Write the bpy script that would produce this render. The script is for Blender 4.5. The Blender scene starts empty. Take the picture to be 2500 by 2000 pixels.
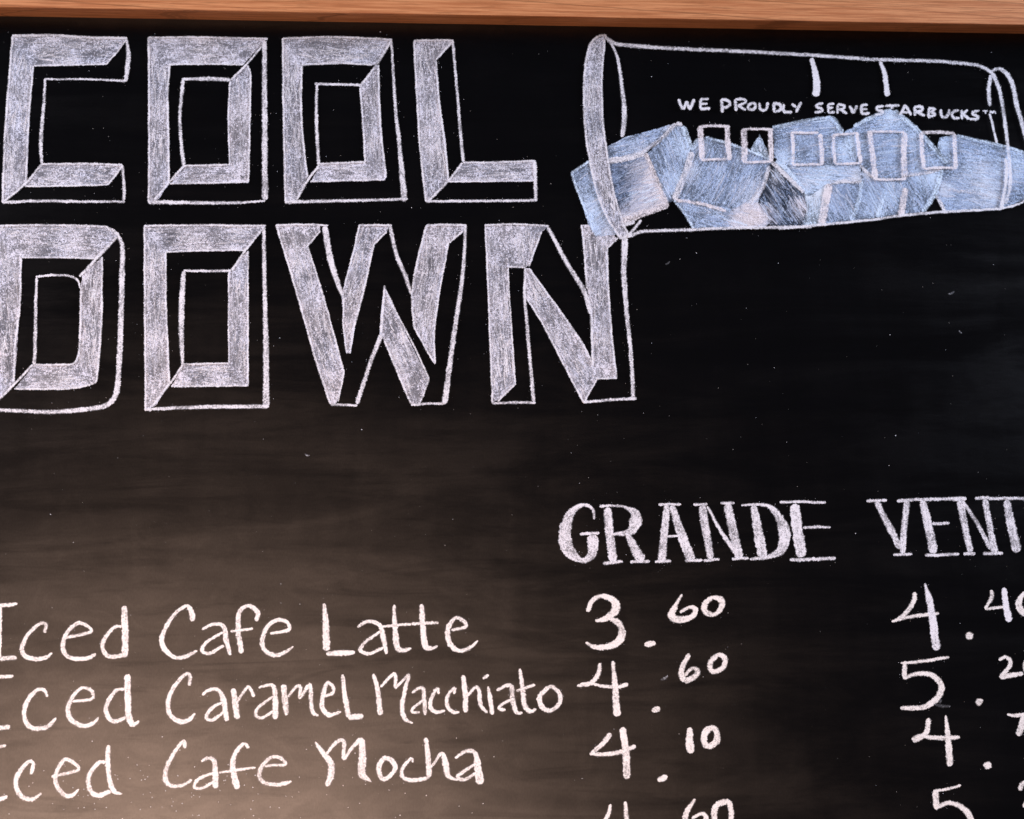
import bpy, math, random
from mathutils import Vector, Matrix
from mathutils.geometry import delaunay_2d_cdt
from mathutils.noise import noise as pnoise

random.seed(11)
sc = bpy.context.scene
COL = sc.collection
R = math.radians

# ------------------------------------------------------------------ camera
PW, PH, FPX = 2500.0, 2000.0, 3472.0
ROT = Matrix.Rotation(R(-4.6), 3, 'Z') @ Matrix.Rotation(R(90 + 15), 3, 'X') @ Matrix.Rotation(R(-1.41), 3, 'Z')
CAMPOS = ROT @ Vector((0, 0, 1.25))
cam = bpy.data.cameras.new('camera')
cam.sensor_width = 36.0
cam.lens = 36.0 * FPX / PW
cam.clip_start = 0.01
cam.clip_end = 50
cam.dof.use_dof = True
cam.dof.focus_distance = 1.255
cam.dof.aperture_fstop = 7.0
camo = bpy.data.objects.new('camera', cam)
camo.matrix_world = Matrix.Translation(CAMPOS) @ ROT.to_4x4()
COL.objects.link(camo)
sc.camera = camo

# ------------------------------------------------------------------ light
world = bpy.data.worlds.new('World')
sc.world = world
world.use_nodes = True
bg = world.node_tree.nodes['Background']
bg.inputs['Color'].default_value = (0.45, 0.55, 1.0, 1)
bg.inputs['Strength'].default_value = 0.02

def area(name, loc, target, sx, sy, power, color, spread=180):
    l = bpy.data.lights.new(name, 'AREA')
    l.shape = 'ELLIPSE'
    l.size, l.size_y = sx, sy
    l.energy = power
    l.spread = R(spread)
    l.color = color
    o = bpy.data.objects.new(name, l)
    o.location = loc
    o.rotation_euler = (Vector(target) - Vector(loc)).to_track_quat('-Z', 'Y').to_euler()
    COL.objects.link(o)
    return o

# warm lamp of the room, behind the photographer to the left; its soft mirror image is the glow at the board's lower left
area('warm_room_lamp', (-0.64, -2.0, -0.84), (-0.34, 0, -0.62), 0.6, 0.45, 9.3, (1.0, 0.655, 0.49), 70)
# cool key lights added at the sides; unseen, they light the chalk evenly
area('cool_key_light', (3.1, -0.46, 1.2), (0.0, 0, 0.1), 1.1, 1.2, 375, (0.74, 0.81, 1.0))
area('left_key_light', (-3.0, -0.85, 1.2), (0.0, 0, 0.1), 1.4, 1.2, 190, (0.84, 0.87, 1.0))

sc.view_settings.view_transform = 'Standard'
sc.view_settings.look = 'None'
sc.view_settings.exposure = 0
sc.view_settings.gamma = 1
sc.cycles.transparent_max_bounces = 32

# ------------------------------------------------------------------ board coordinates
def at(px, py, depth=0.0):
    """photo pixel -> point on the board's plane (y = depth)"""
    d = ROT @ Vector(((px - PW / 2) / FPX, (PH / 2 - py) / FPX, -1))
    t = (depth - CAMPOS.y) / d.y
    return CAMPOS + d * t

# ------------------------------------------------------------------ materials
class NT:
    def __init__(s, name):
        s.m = bpy.data.materials.new(name)
        s.m.use_nodes = True
        s.t = s.m.node_tree
        s.t.nodes.clear()
    def n(s, kind, **kw):
        nd = s.t.nodes.new(kind)
        for k, v in kw.items():
            if k.startswith('i_'):
                key = k[2:]
                key = int(key) if key.isdigit() else key.replace('_', ' ')
                if isinstance(v, bpy.types.NodeSocket):
                    s.t.links.new(v, nd.inputs[key])
                else:
                    nd.inputs[key].default_value = v
            else:
                setattr(nd, k, v)
        return nd
    def math(s, op, a, b=0.0, c=0.0, clamp=False):
        nd = s.n('ShaderNodeMath', operation=op, use_clamp=clamp)
        for i, v in enumerate((a, b, c)):
            if isinstance(v, bpy.types.NodeSocket):
                s.t.links.new(v, nd.inputs[i])
            else:
                nd.inputs[i].default_value = v
        return nd.outputs[0]
    def vec(s, op, a, b):
        nd = s.n('ShaderNodeVectorMath', operation=op)
        for i, v in enumerate((a, b)):
            if isinstance(v, bpy.types.NodeSocket):
                s.t.links.new(v, nd.inputs[i])
            else:
                nd.inputs[i].default_value = v
        return nd.outputs[0]
    def noise(s, vec, scale, detail=2.0, rough=0.5, dist=0.0):
        return s.n('ShaderNodeTexNoise', i_Vector=vec, i_Scale=scale, i_Detail=detail, i_Roughness=rough, i_Distortion=dist).outputs[0]
    def rng(s, v, a, b, c=0.0, d=1.0, smooth=True):
        nd = s.n('ShaderNodeMapRange', interpolation_type='SMOOTHSTEP' if smooth else 'LINEAR')
        for k, x in zip((0, 1, 2, 3, 4), (v, a, b, c, d)):
            if isinstance(x, bpy.types.NodeSocket):
                s.t.links.new(x, nd.inputs[k])
            else:
                nd.inputs[k].default_value = x
        return nd.outputs[0]
    def mixc(s, f, a, b):
        nd = s.n('ShaderNodeMix', data_type='RGBA')
        for k, x in ((0, f), (6, a), (7, b)):
            if isinstance(x, bpy.types.NodeSocket):
                s.t.links.new(x, nd.inputs[k])
            else:
                nd.inputs[k].default_value = x
        return nd.outputs[2]
    def out(s, sh):
        o = s.n('ShaderNodeOutputMaterial')
        s.t.links.new(sh, o.inputs[0])
        return s.m

def mat_chalk():
    t = NT('chalk')
    pos = t.n('ShaderNodeTexCoord').outputs['Object']
    mm = t.vec('MULTIPLY', pos, (1000, 1000, 1000))
    uv = t.n('ShaderNodeUVMap', uv_map='stroke').outputs[0]
    cov = t.n('ShaderNodeAttribute', attribute_name='cov').outputs['Fac']
    tint = t.n('ShaderNodeAttribute', attribute_name='tint').outputs['Color']
    rot = t.n('ShaderNodeVectorRotate', rotation_type='EULER_XYZ', i_Vector=mm, i_Rotation=(0.5, 0.62, 0.4)).outputs[0]
    grain = t.noise(rot, 0.62, 3.0, 0.68, 1.2)
    streak = t.noise(t.vec('MULTIPLY', uv, (0.11, 0.42, 1)), 1.0, 2.5, 0.6, 0.9)
    blotch = t.noise(mm, 0.055, 2.0, 0.5)
    n = t.math('ADD', t.math('MULTIPLY', grain, 0.58), t.math('ADD', t.math('MULTIPLY', streak, 0.24), t.math('MULTIPLY', blotch, 0.18)))
    n = t.math('MULTIPLY_ADD', t.math('SUBTRACT', n, 0.5), 4.4, 0.5)
    thr = t.math('MULTIPLY_ADD', cov, -1.25, 1.2)
    a = t.rng(n, t.math('SUBTRACT', thr, 0.24), t.math('ADD', thr, 0.24))
    haze = t.math('MULTIPLY', t.math('MULTIPLY', cov, t.math('POWER', cov, 0.6)), 0.78)
    alpha = t.math('ADD', a, t.math('MULTIPLY', t.math('SUBTRACT', 1.0, a), haze), clamp=True)
    shade = t.rng(t.noise(mm, 0.6, 3.0, 0.6), 0.3, 0.7, 0.86, 1.04, False)
    col = t.vec('MULTIPLY', tint, t.n('ShaderNodeCombineXYZ', i_X=shade, i_Y=shade, i_Z=shade).outputs[0])
    bump = t.n('ShaderNodeBump', i_Strength=0.15, i_Distance=0.0004, i_Height=n).outputs[0]
    p = t.n('ShaderNodeBsdfPrincipled', i_Base_Color=col, i_Roughness=0.95, i_Normal=bump)
    p.inputs['Specular IOR Level'].default_value = 0.1
    mx = t.n('ShaderNodeMixShader', i_0=alpha, i_1=t.n('ShaderNodeBsdfTransparent').outputs[0], i_2=p.outputs[0])
    return t.out(mx.outputs[0])

def mat_panel():
    t = NT('blackboard_paint')
    mm = t.vec('MULTIPLY', t.n('ShaderNodeTexCoord').outputs['Object'], (1000, 1000, 1000))
    wipe = t.noise(t.vec('MULTIPLY', mm, (0.0035, 1, 0.022)), 1.0, 4.0, 0.6, 1.1)     # sideways wiping
    wipe2 = t.noise(t.vec('MULTIPLY', mm, (0.030, 1, 0.006)), 1.0, 3.0, 0.6, 0.6)     # fainter upright wiping
    fine = t.noise(t.vec('MULTIPLY', mm, (0.05, 1, 0.5)), 1.0, 3.0, 0.6)
    tooth = t.noise(mm, 0.9, 2.0, 0.6)
    cloud = t.noise(mm, 0.010, 3.0, 0.55, 0.4)
    w = t.math('ADD', t.math('MULTIPLY', wipe, 0.80), t.math('MULTIPLY', wipe2, 0.20))
    dusty = t.rng(w, 0.36, 0.66)
    dust = t.math('MULTIPLY', t.math('MULTIPLY', dusty, t.rng(cloud, 0.35, 0.75)), t.rng(tooth, 0.3, 0.75, 0.25, 1.0))
    col = t.mixc(t.math('MULTIPLY', dust, 0.004), (0.0028, 0.0028, 0.0031, 1), (0.62, 0.60, 0.58, 1))
    rough = t.math('ADD', t.rng(w, 0.35, 0.65, 0.405, 0.44), t.math('MULTIPLY', t.math('SUBTRACT', fine, 0.5), 0.03))
    spec = t.rng(t.math('ADD', t.math('MULTIPLY', w, 0.7), t.math('MULTIPLY', cloud, 0.3)), 0.36, 0.62, 0.88, 1.12)
    band = t.rng(t.noise(t.vec('MULTIPLY', mm, (0.0045, 1, 0.040)), 1.0, 4.0, 0.62, 1.6), 0.52, 0.68, 1.0, 0.80)   # wiped, duller bands
    ghost = t.rng(t.noise(t.vec('MULTIPLY', mm, (0.016, 1, 0.024)), 1.0, 4.0, 0.6, 2.2), 0.42, 0.62, 0.93, 1.05)
    grit = t.rng(t.noise(t.vec('MULTIPLY', mm, (0.9, 1, 0.35)), 1.0, 2.0, 0.6), 0.3, 0.7, 0.93, 1.07)
    spec = t.math('MULTIPLY', t.math('MULTIPLY', spec, grit), t.math('MULTIPLY', band, ghost))
    bump = t.n('ShaderNodeBump', i_Strength=0.08, i_Distance=0.0003, i_Height=tooth).outputs[0]
    fr = t.n('ShaderNodeFresnel', i_IOR=1.6).outputs[0]
    gl = t.n('ShaderNodeBsdfGlossy', distribution='BECKMANN', i_Color=(1, 1, 1, 1), i_Roughness=rough, i_Normal=bump)
    df = t.n('ShaderNodeBsdfDiffuse', i_Color=col, i_Roughness=0.6)
    mx = t.n('ShaderNodeMixShader', i_0=t.math('MULTIPLY', fr, spec, clamp=True), i_1=df.outputs[0], i_2=gl.outputs[0])
    return t.out(mx.outputs[0])

def mat_oak():
    t = NT('oiled_oak')
    mm = t.vec('MULTIPLY', t.n('ShaderNodeTexCoord').outputs['Object'], (1000, 1000, 1000))
    tilt = t.n('ShaderNodeVectorMath', operation='DOT_PRODUCT')
    t.t.links.new(mm, tilt.inputs[0]); tilt.inputs[1].default_value = (0.055, 0.085, 1.0)
    warp = t.noise(t.vec('MULTIPLY', mm, (0.006, 0.05, 0.05)), 1.0, 3.0, 0.5)
    g = t.math('ADD', tilt.outputs['Value'], t.math('MULTIPLY', warp, 9.0))
    ring = t.noise(t.n('ShaderNodeCombineXYZ', i_X=t.math('MULTIPLY', g, 0.42)).outputs[0], 1.0, 3.0, 0.65)
    fibre = t.noise(t.vec('MULTIPLY', mm, (0.012, 0.55, 0.55)), 1.0, 4.0, 0.68)
    pores = t.rng(t.noise(t.vec('MULTIPLY', mm, (0.03, 0.8, 0.85)), 1.0, 3.0, 0.65), 0.55, 0.62)
    dark = t.rng(ring, 0.545, 0.62)
    col = t.mixc(t.rng(fibre, 0.36, 0.64), (0.42, 0.150, 0.056, 1), (0.62, 0.270, 0.116, 1))
    col = t.mixc(t.math('MULTIPLY', dark, 0.55), col, (0.15, 0.055, 0.018, 1))
    col = t.mixc(t.math('MULTIPLY', pores, 0.34), col, (0.17, 0.07, 0.025, 1))
    bump = t.n('ShaderNodeBump', i_Strength=0.25, i_Distance=0.0004, i_Height=fibre).outputs[0]
    p = t.n('ShaderNodeBsdfPrincipled', i_Base_Color=col, i_Roughness=0.42, i_Normal=bump)
    p.inputs['Specular IOR Level'].default_value = 0.4
    return t.out(p.outputs[0])

CHALK, PANEL, OAK = mat_chalk(), mat_panel(), mat_oak()

# ------------------------------------------------------------------ object helpers
def link(name, me, parent):
    o = bpy.data.objects.new(name, me)
    COL.objects.link(o)
    o.parent = parent
    return o

def box_mesh(name, x0, x1, y0, y1, z0, z1, bev, mat):
    import bmesh
    bm = bmesh.new()
    bmesh.ops.create_cube(bm, size=1)
    for v in bm.verts:
        v.co = Vector(((x0 + x1) / 2 + v.co.x * (x1 - x0), (y0 + y1) / 2 + v.co.y * (y1 - y0), (z0 + z1) / 2 + v.co.z * (z1 - z0)))
    if bev:
        bmesh.ops.bevel(bm, geom=bm.edges[:], offset=bev, segments=3, profile=0.5, affect='EDGES')
    me = bpy.data.meshes.new(name)
    bm.to_mesh(me)
    bm.free()
    me.materials.append(mat)
    return me

# ------------------------------------------------------------------ the board
board = bpy.data.objects.new('chalkboard', None)
COL.objects.link(board)
board['label'] = 'black chalkboard menu in an oak frame, chalked with iced drinks and prices'
board['category'] = 'chalkboard'

RAILZ = at(1250, 61).z
X0, X1, Z0 = -0.60, 0.74, -0.62
link('panel', box_mesh('panel', X0 - 0.01, X1 + 0.01, 0.0, 0.008, Z0 - 0.01, RAILZ + 0.01, 0, PANEL), board)
PROUD = 0.0160
RW = 0.058
top = link('frame_rail', box_mesh('frame_rail_top', X0 - RW, X1 + RW, -PROUD, 0.016, RAILZ, RAILZ + RW, 0.0009, OAK), board)
link('frame_rail', box_mesh('frame_rail_bottom', X0 - RW, X1 + RW, -PROUD, 0.016, Z0 - RW, Z0, 0.0009, OAK), board)
link('frame_rail', box_mesh('frame_rail_side', X0 - RW, X0, -PROUD + 0.0003, 0.0157, Z0 + 0.0002, RAILZ - 0.0002, 0.0009, OAK), board)
link('frame_rail', box_mesh('frame_rail_side', X1, X1 + RW, -PROUD + 0.0003, 0.0157, Z0 + 0.0002, RAILZ - 0.0002, 0.0009, OAK), board)

# ------------------------------------------------------------------ chalk drawing kit
TILES = {
    'A': (0, 0, 700 / 2156), 'B': (600, 0, 800 / 2156), 'C': (1380, 60, 600 / 1917), 'D': (1900, 60, 600 / 1917),
    'E': (0, 520, 700 / 2156), 'F': (640, 520, 540 / 1863), 'G': (1140, 520, 500 / 1725), 'H': (1330, 1200, 750 / 2156),
    'I': (2000, 1200, 500 / 2156), 'J': (0, 1440, 700 / 2156), 'K': (660, 1440, 740 / 2156), 'L': (1380, 1420, 600 / 1784),
    'M': (1980, 1400, 520 / 1495), 'P': (0, 0, 1.0)}
TINT = {'n': (0.80, 0.785, 0.775), 'w': (0.75, 0.765, 0.83), 'p': (0.79, 0.76, 0.80), 'b': (0.46, 0.60, 0.84), 'l': (0.64, 0.79, 0.97), 'd': (0.26, 0.35, 0.53), 'g': (0.70, 0.74, 0.82)}  # w has the cool light tinted into white chalk, n suits the warm light
MMPX = 0.36                                             # board millimetres per photo pixel, for stroke textures

def mixt(a, b, f):
    return tuple(x + (y - x) * f for x, y in zip(a, b))

NEAR = []

class Chalk:
    """collects the chalk of one letter or shape into one mesh lying on the board"""
    def __init__(s, base=0.00020):
        s.v, s.f, s.uv, s.cov, s.tint = [], [], [], [], []
        s.y = -base
    def vert(s, px, py, u, w, cov, tint, dy=0.0):
        p = at(px, py)
        s.v.append((p.x, s.y + dy, p.z))
        s.uv.append((u, w)); s.cov.append(cov); s.tint.append((*tint, 1))
        return len(s.v) - 1
    def stroke(s, pts, ws, cov=0.85, tint='w', smooth=True):
        n = len(pts)
        if isinstance(tint, str): tint = TINT[tint]
        if len(ws) == 1: ws = ws * n
        if len(ws) != n:
            ws = [ws[min(len(ws) - 1, int(i * (len(ws) - 1) / (n - 1)))] + (ws[min(len(ws) - 1, int(i * (len(ws) - 1) / (n - 1)) + 1)] - ws[int(i * (len(ws) - 1) / (n - 1))]) * ((i * (len(ws) - 1) / (n - 1)) % 1) for i in range(n)]
        ws = [w + (3.2 if cov > 0.68 else 2.2) for w in ws]
        P = [Vector(p) for p in pts]
        seq = []
        for i in range(n - 1):
            p0 = P[i - 1] if i else P[0] * 2 - P[1]
            p3 = P[i + 2] if i + 2 < n else P[-1] * 2 - P[-2]
            p1, p2 = P[i], P[i + 1]
            L = (p2 - p1).length
            k = max(2, int(L / 2.2))
            m1 = (p2 - p0) * 0.5; m2 = (p3 - p1) * 0.5
            for m in (m1, m2):                           # keep tangents from overshooting on uneven spacing
                if m.length > L * 1.15: m *= L * 1.15 / m.length
            for j in range(k + (1 if i == n - 2 else 0)):
                t = j / k
                if smooth:
                    q = p1 * (2*t**3 - 3*t*t + 1) + m1 * (t**3 - 2*t*t + t) + p2 * (-2*t**3 + 3*t*t) + m2 * (t**3 - t*t)
                else:
                    q = p1.lerp(p2, t)
                seq.append((q, ws[i] + (ws[i + 1] - ws[i]) * t))
        N = len(seq)
        if N > 12 and cov > 0.55: NEAR.extend((q.x, q.y, w) for q, w in seq[::4])
        sd = random.uniform(0, 500)
        dist = 0.0
        ds = [0.0]
        for i in range(1, N):
            dist += (seq[i][0] - seq[i - 1][0]).length
            ds.append(dist)
        rows = []
        hv = 0.0
        ue = random.uniform(0, 300)
        for i in range(-1, N + 1):                       # two extra rows close the ends
            c = min(max(i, 0), N - 1)
            q, w = seq[c]
            a = seq[max(0, c - 1)][0]; b = seq[min(N - 1, c + 1)][0]
            tg = (b - a)
            if tg.length < 1e-6: tg = Vector((1, 0))
            tg.normalize()
            nm = Vector((-tg.y, tg.x))
            d = ds[c]
            h = w * 0.5 * (1.0 + 0.16 * pnoise((d * 0.16 + sd, 1.7, 0.0)) + 0.10 * pnoise((d * 0.45 + sd, 9.1, 0.0)))
            q = q + nm * (0.9 * pnoise((d * 0.05 + sd, 4.4, 0.0)))
            e = min(d, dist - d)                          # rounded, slightly ragged ends
            cap = h * 0.9
            if e < cap: h *= 0.62 + 0.38 * math.sqrt(max(0.0, 1 - (1 - e / cap) ** 2))
            endrow = i in (-1, N)
            if endrow:
                q = q + tg * (h * 0.45) * (-1 if i < 0 else 1)
                h *= 0.6
            press = cov * (0.98 + 0.22 * pnoise((d * 0.022 + sd, 2.2, 0.0)))
            row = []
            soft = min(0.6, 3.4 / max(h, 0.5))
            for k, fr in enumerate((-1, -(1 - soft), 0, 1 - soft, 1)):
                pt = q + nm * (h * fr + (random.uniform(-1, 1) * (1.0 if abs(fr) == 1 else 0.5) if fr else 0))
                cv = 0.0 if (k in (0, 4) or endrow) else press
                if endrow: cv = 0.0
                row.append(s.vert(pt.x, pt.y, ue + d * MMPX, h * fr * MMPX, cv, tint, -2e-5 * i / N))
            rows.append(row)
        for r0, r1 in zip(rows, rows[1:]):
            for k in range(4):
                s.f.append((r0[k], r0[k + 1], r1[k + 1], r1[k]))
        s.y -= 3.5e-5
    def blob(s, x, y, r, cov=0.95, tint='w'):
        tint = TINT[tint]
        sd = random.uniform(0, 99)
        c = s.vert(x, y, 0, 0, cov, tint)
        rings = []
        for fr, cv in ((0.7, cov), (1.12, 0.0)):
            rings.append([s.vert(x + math.cos(a) * r * fr * (1 + 0.22 * pnoise((math.cos(a) * 1.6 + sd, math.sin(a) * 1.6, 0))), y + math.sin(a) * r * fr * (1 + 0.22 * pnoise((math.cos(a) * 1.6 + sd, math.sin(a) * 1.6, 0))), math.cos(a) * r * fr * MMPX, math.sin(a) * r * fr * MMPX, cv, tint) for a in [i * math.tau / 16 for i in range(16)]])
        for i in range(16):
            j = (i + 1) % 16
            s.f.append((c, rings[0][i], rings[0][j]))
            s.f.append((rings[0][i], rings[1][i], rings[1][j], rings[0][j]))
        s.y -= 3.5e-5
    def fill(s, pts, ang=0.0, cov=0.60, tint='w', fn=None, step=9.0, edge=0.92, jit=1.0):
        if isinstance(tint, str): tint = TINT[tint]
        P = [Vector(p) for p in pts]
        loop = []
        for i, p in enumerate(P):
            q = P[(i + 1) % len(P)]
            k = max(1, int((q - p).length / 6))
            for j in range(k):
                r = p.lerp(q, j / k)
                loop.append(Vector((r.x + jit * random.uniform(-1, 1), r.y + jit * random.uniform(-1, 1))))
        def inside(x, y):
            c = False
            for i in range(len(P)):
                a, b = P[i], P[i - 1]
                if (a.y > y) != (b.y > y) and x < (b.x - a.x) * (y - a.y) / (b.y - a.y) + a.x: c = not c
            return c
        def edist(x, y):
            q = Vector((x, y)); best = 1e9
            for i in range(len(P)):
                a, b = P[i - 1], P[i]
                ab = b - a
                t = max(0, min(1, (q - a).dot(ab) / max(1e-6, ab.length_squared)))
                best = min(best, (q - a - ab * t).length)
            return best
        inner = []
        xs = [p.x for p in P]; ys = [p.y for p in P]
        y = min(ys)
        while y < max(ys):
            x = min(xs)
            while x < max(xs):
                if inside(x, y) and edist(x, y) > 3.2:
                    inner.append(Vector((x + random.uniform(-1, 1), y + random.uniform(-1, 1))))
                x += step
            y += step
        nb = len(loop)
        V, _, F, ov, _, _ = delaunay_2d_cdt(loop + inner, [], [list(range(nb))], 1, 1e-4)
        ca, sa = math.cos(R(ang)), math.sin(R(ang))
        o0 = random.uniform(0, 200)
        idx = []
        for i, q in enumerate(V):
            onb = any(k < nb for k in ov[i])
            cv, tn = cov, tint
            if not fn:
                ed = edist(q.x, q.y)
                cv = cov * (0.90 + 0.32 * math.exp(-ed / 7.0) + 0.20 * pnoise((q.x * 0.013, q.y * 0.013, 5.0)) + 0.22 * pnoise((q.x * (0.02 + 0.05 * sa * sa), q.y * (0.02 + 0.05 * ca * ca), 2.0)))
                k = 0.5 + 0.9 * pnoise((q.x * 0.011, q.y * 0.011, 11.0))
                tn = mixt((0.68, 0.73, 0.88), (0.78, 0.785, 0.88), max(0, min(1, k)))  # lavender cast of the cool light is mixed into the fill colour
            if fn: cv, tn = fn(q.x, q.y, cov, tint)
            if onb: cv *= edge
            u = (q.x * ca + q.y * sa) * MMPX; w = (-q.x * sa + q.y * ca) * MMPX
            idx.append(s.vert(q.x, q.y, u + o0, w + o0, cv, tn))
        for f in F:
            s.f.append(tuple(idx[k] for k in f))
        s.y -= 3.5e-5
    def hatch(s, pts, ang, fn, tint, gap=70.0, mix=('l', 'd', 'g', 'w', 'l')):
        """separate rubbed strokes inside an area, lighter and darker than its ground"""
        P = [Vector(p) for p in pts]
        def inside(q):
            c = False
            for i in range(len(P)):
                a, b = P[i], P[i - 1]
                if (a.y > q.y) != (b.y > q.y) and q.x < (b.x - a.x) * (q.y - a.y) / (b.y - a.y) + a.x: c = not c
            return c
        xs = [p.x for p in P]; ys = [p.y for p in P]
        y0 = s.y
        n = int((max(xs) - min(xs)) * (max(ys) - min(ys)) / gap)
        for k in range(n):
            q = Vector((random.uniform(min(xs), max(xs)), random.uniform(min(ys), max(ys))))
            a = R(ang + random.gauss(0, 7)); L = random.uniform(9, 26)
            d = Vector((math.cos(a), math.sin(a))) * L
            if not (inside(q - d * 1.1) and inside(q + d * 1.1)): continue
            cv, tn = fn(q.x, q.y, 0.42, TINT[tint])
            tn = mixt(tn, TINT[random.choice(mix)], random.uniform(0.0, 0.60))
            b = Vector((-d.y, d.x)) * random.uniform(-.06, .06)
            s.stroke([q - d, q + b, q + d], [1.0, random.uniform(2.0, 4.5), 1.0], cv * random.uniform(.7, 1.3), tn)
            s.y = y0 - random.random() * 6e-5
        s.y = y0 - 8e-5
    def build(s, name, parent):
        me = bpy.data.meshes.new(name)
        me.from_pydata(s.v, [], s.f)
        ul = me.uv_layers.new(name='stroke')
        flat = []
        for l in me.loops: flat += s.uv[l.vertex_index]
        ul.data.foreach_set('uv', flat)
        a = me.attributes.new('cov', 'FLOAT', 'POINT'); a.data.foreach_set('value', s.cov)
        a = me.attributes.new('tint', 'FLOAT_COLOR', 'POINT')
        a.data.foreach_set('color', [x for t in s.tint for x in t])
        me.materials.append(CHALK)
        me.update()
        return link(name, me, parent)

def parse(ch, tile, text):
    """one mark per line: S = stroke with widths, F = hatched area with the hatching's angle, B = dot; @ = how heavily the chalk is laid, : = its colour"""
    ox, oy, k = TILES[tile]
    for line in text.strip().splitlines():
        tok = line.split()
        if not tok: continue
        head = tok[0]
        tint = 'w'
        if ':' in head: head, tint = head.split(':')
        cov = None
        if '@' in head: head, c = head.split('@'); cov = float(c)
        pts = []
        for q in tok[1:]:
            x, y = q.split(',')
            pts.append((ox + float(x) * k, oy + float(y) * k))
        if head[0] == 'S':
            ch.stroke(pts, [float(w) * k for w in head[1:].split('/')], 0.64 if cov is None else cov, tint)
        elif head[0] == 'F':
            ch.fill(pts, float(head[1:] or 0), 0.495 if cov is None else cov, tint)
            ch.hatch(pts, float(head[1:] or 0), lambda x, y, c, t: (c * (0.9 + 0.5 * pnoise((x * .015, y * .015, 7.))), t), tint, 110.0, ('w', 'w', 'g', 'p'))
        elif head[0] == 'B':
            ch.blob(pts[0][0], pts[0][1], float(head[1:]) * k / 2, 0.95 if cov is None else cov, tint)

def group_empty(name):
    e = bpy.data.objects.new(name, None)
    COL.objects.link(e)
    e.parent = board
    return e

def word(name, glyphs, gname='letter', base=0.0002):
    e = group_empty(name)
    for tile, text in glyphs:
        c = Chalk(base)
        parse(c, tile, text)
        c.build(gname, e)
    return e

# ------------------------------------------------------------------ COOL DOWN
word('heading_word', [
('A', '''
F0 95,270 955,290 800,487 255,500
F92 95,270 255,500 225,800 205,1380 20,1525 50,800
F0 325,1235 925,1240 815,1395 185,1400
S18@.72 95,272 400,270 700,285 955,290
S18 95,275 70,600 40,1000 20,1525
S14 250,500 225,800 205,1100 195,1385
S12 255,497 600,490 800,485
S10 800,487 870,405 945,310
S20/36/40/30 950,290 965,400 960,500 945,615
S14/14/18/24 340,600 640,600 870,608 945,612
S18/26/34/24 340,595 330,800 310,1050 315,1230
S20/16 20,1525 185,1390 320,1235
S16 320,1238 620,1235 920,1245
S12 190,1405 500,1400 815,1392
S12 815,1392 925,1250
S24/26 920,1245 935,1400 930,1515
S26/22/18 20,1525 300,1515 600,1520 940,1520'''),
('A', '''
F0 1118,285 2010,292 1830,487 1275,485
F90 1118,285 1275,485 1258,700 1270,1000 1275,1375 1190,1500 1120,1525
F90 1860,490 1885,560 1870,1375 1725,1245 1715,900 1730,610
F0 1380,1250 1725,1245 1870,1375 1280,1385
S16 1118,285 1560,285 2012,295
S16 1118,285 1122,900 1120,1525
S14 1278,490 1262,700 1268,1000 1272,1370
S12 1275,487 1550,485 1830,488
S16 2000,315 1860,480 1735,605
S36/44/44/50 1990,320 1990,800 1992,1100 1993,1505
S12 1862,495 1885,560 1880,900 1870,1370
S12 1730,615 1718,900 1730,1240
S22/32/32 1370,600 1550,597 1730,605
S30/28/28/34 1380,605 1355,850 1360,1050 1385,1245
S18 1385,1250 1275,1375 1160,1510
S14 1385,1250 1730,1243
S14 1280,1385 1600,1380 1868,1372
S34/28/24/10 1120,1525 1500,1528 1750,1530 1995,1515'''),
('B', '''
F0 245,252 600,245 962,262 850,430 600,415 370,432
F90 245,252 370,432 365,700 380,950 408,1160 340,1315 262,1335 250,800
F86 855,430 875,430 885,800 925,1170 910,1190 790,1070 770,800 750,580
F0 495,1080 790,1070 920,1185 425,1200
S14 245,255 560,247 962,262
S14 245,255 248,700 262,1335
S12 370,430 600,418 830,430
S12 370,435 365,700 385,1000 408,1165
S16 960,270 860,430 750,575
S16/24/30/46 958,280 985,700 1015,1000 1045,1325
S18 455,555 600,558 755,562
S20/24/24 468,560 465,800 480,1085
S12 872,430 885,800 922,1170
S12 752,585 770,800 785,1070
S12 490,1082 640,1075 790,1070
S12 425,1198 700,1190 910,1185
S16 485,1090 405,1195 335,1320
S26/22/18 260,1335 600,1325 1065,1315'''),
('B', '''
F86 1107,270 1362,268 1350,300 1250,400 1270,650 1320,950 1333,1180 1210,1325 1182,1325 1130,700
F0 1420,1072 1905,1065 1910,1195 1330,1200
S14 1107,270 1230,266 1365,268
S14 1107,270 1130,700 1150,1000 1185,1325
S14 1362,270 1252,395
S12 1250,400 1270,650 1310,950 1333,1175
S18/20/24 1362,270 1390,600 1430,1065
S14 1430,1072 1650,1070 1905,1062
S26 1900,1062 1905,1200 1910,1325
S10 1330,1198 1600,1195 1905,1192
S16 1425,1075 1330,1195 1205,1325
S18 1185,1328 1550,1325 1915,1320''')])

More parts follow.
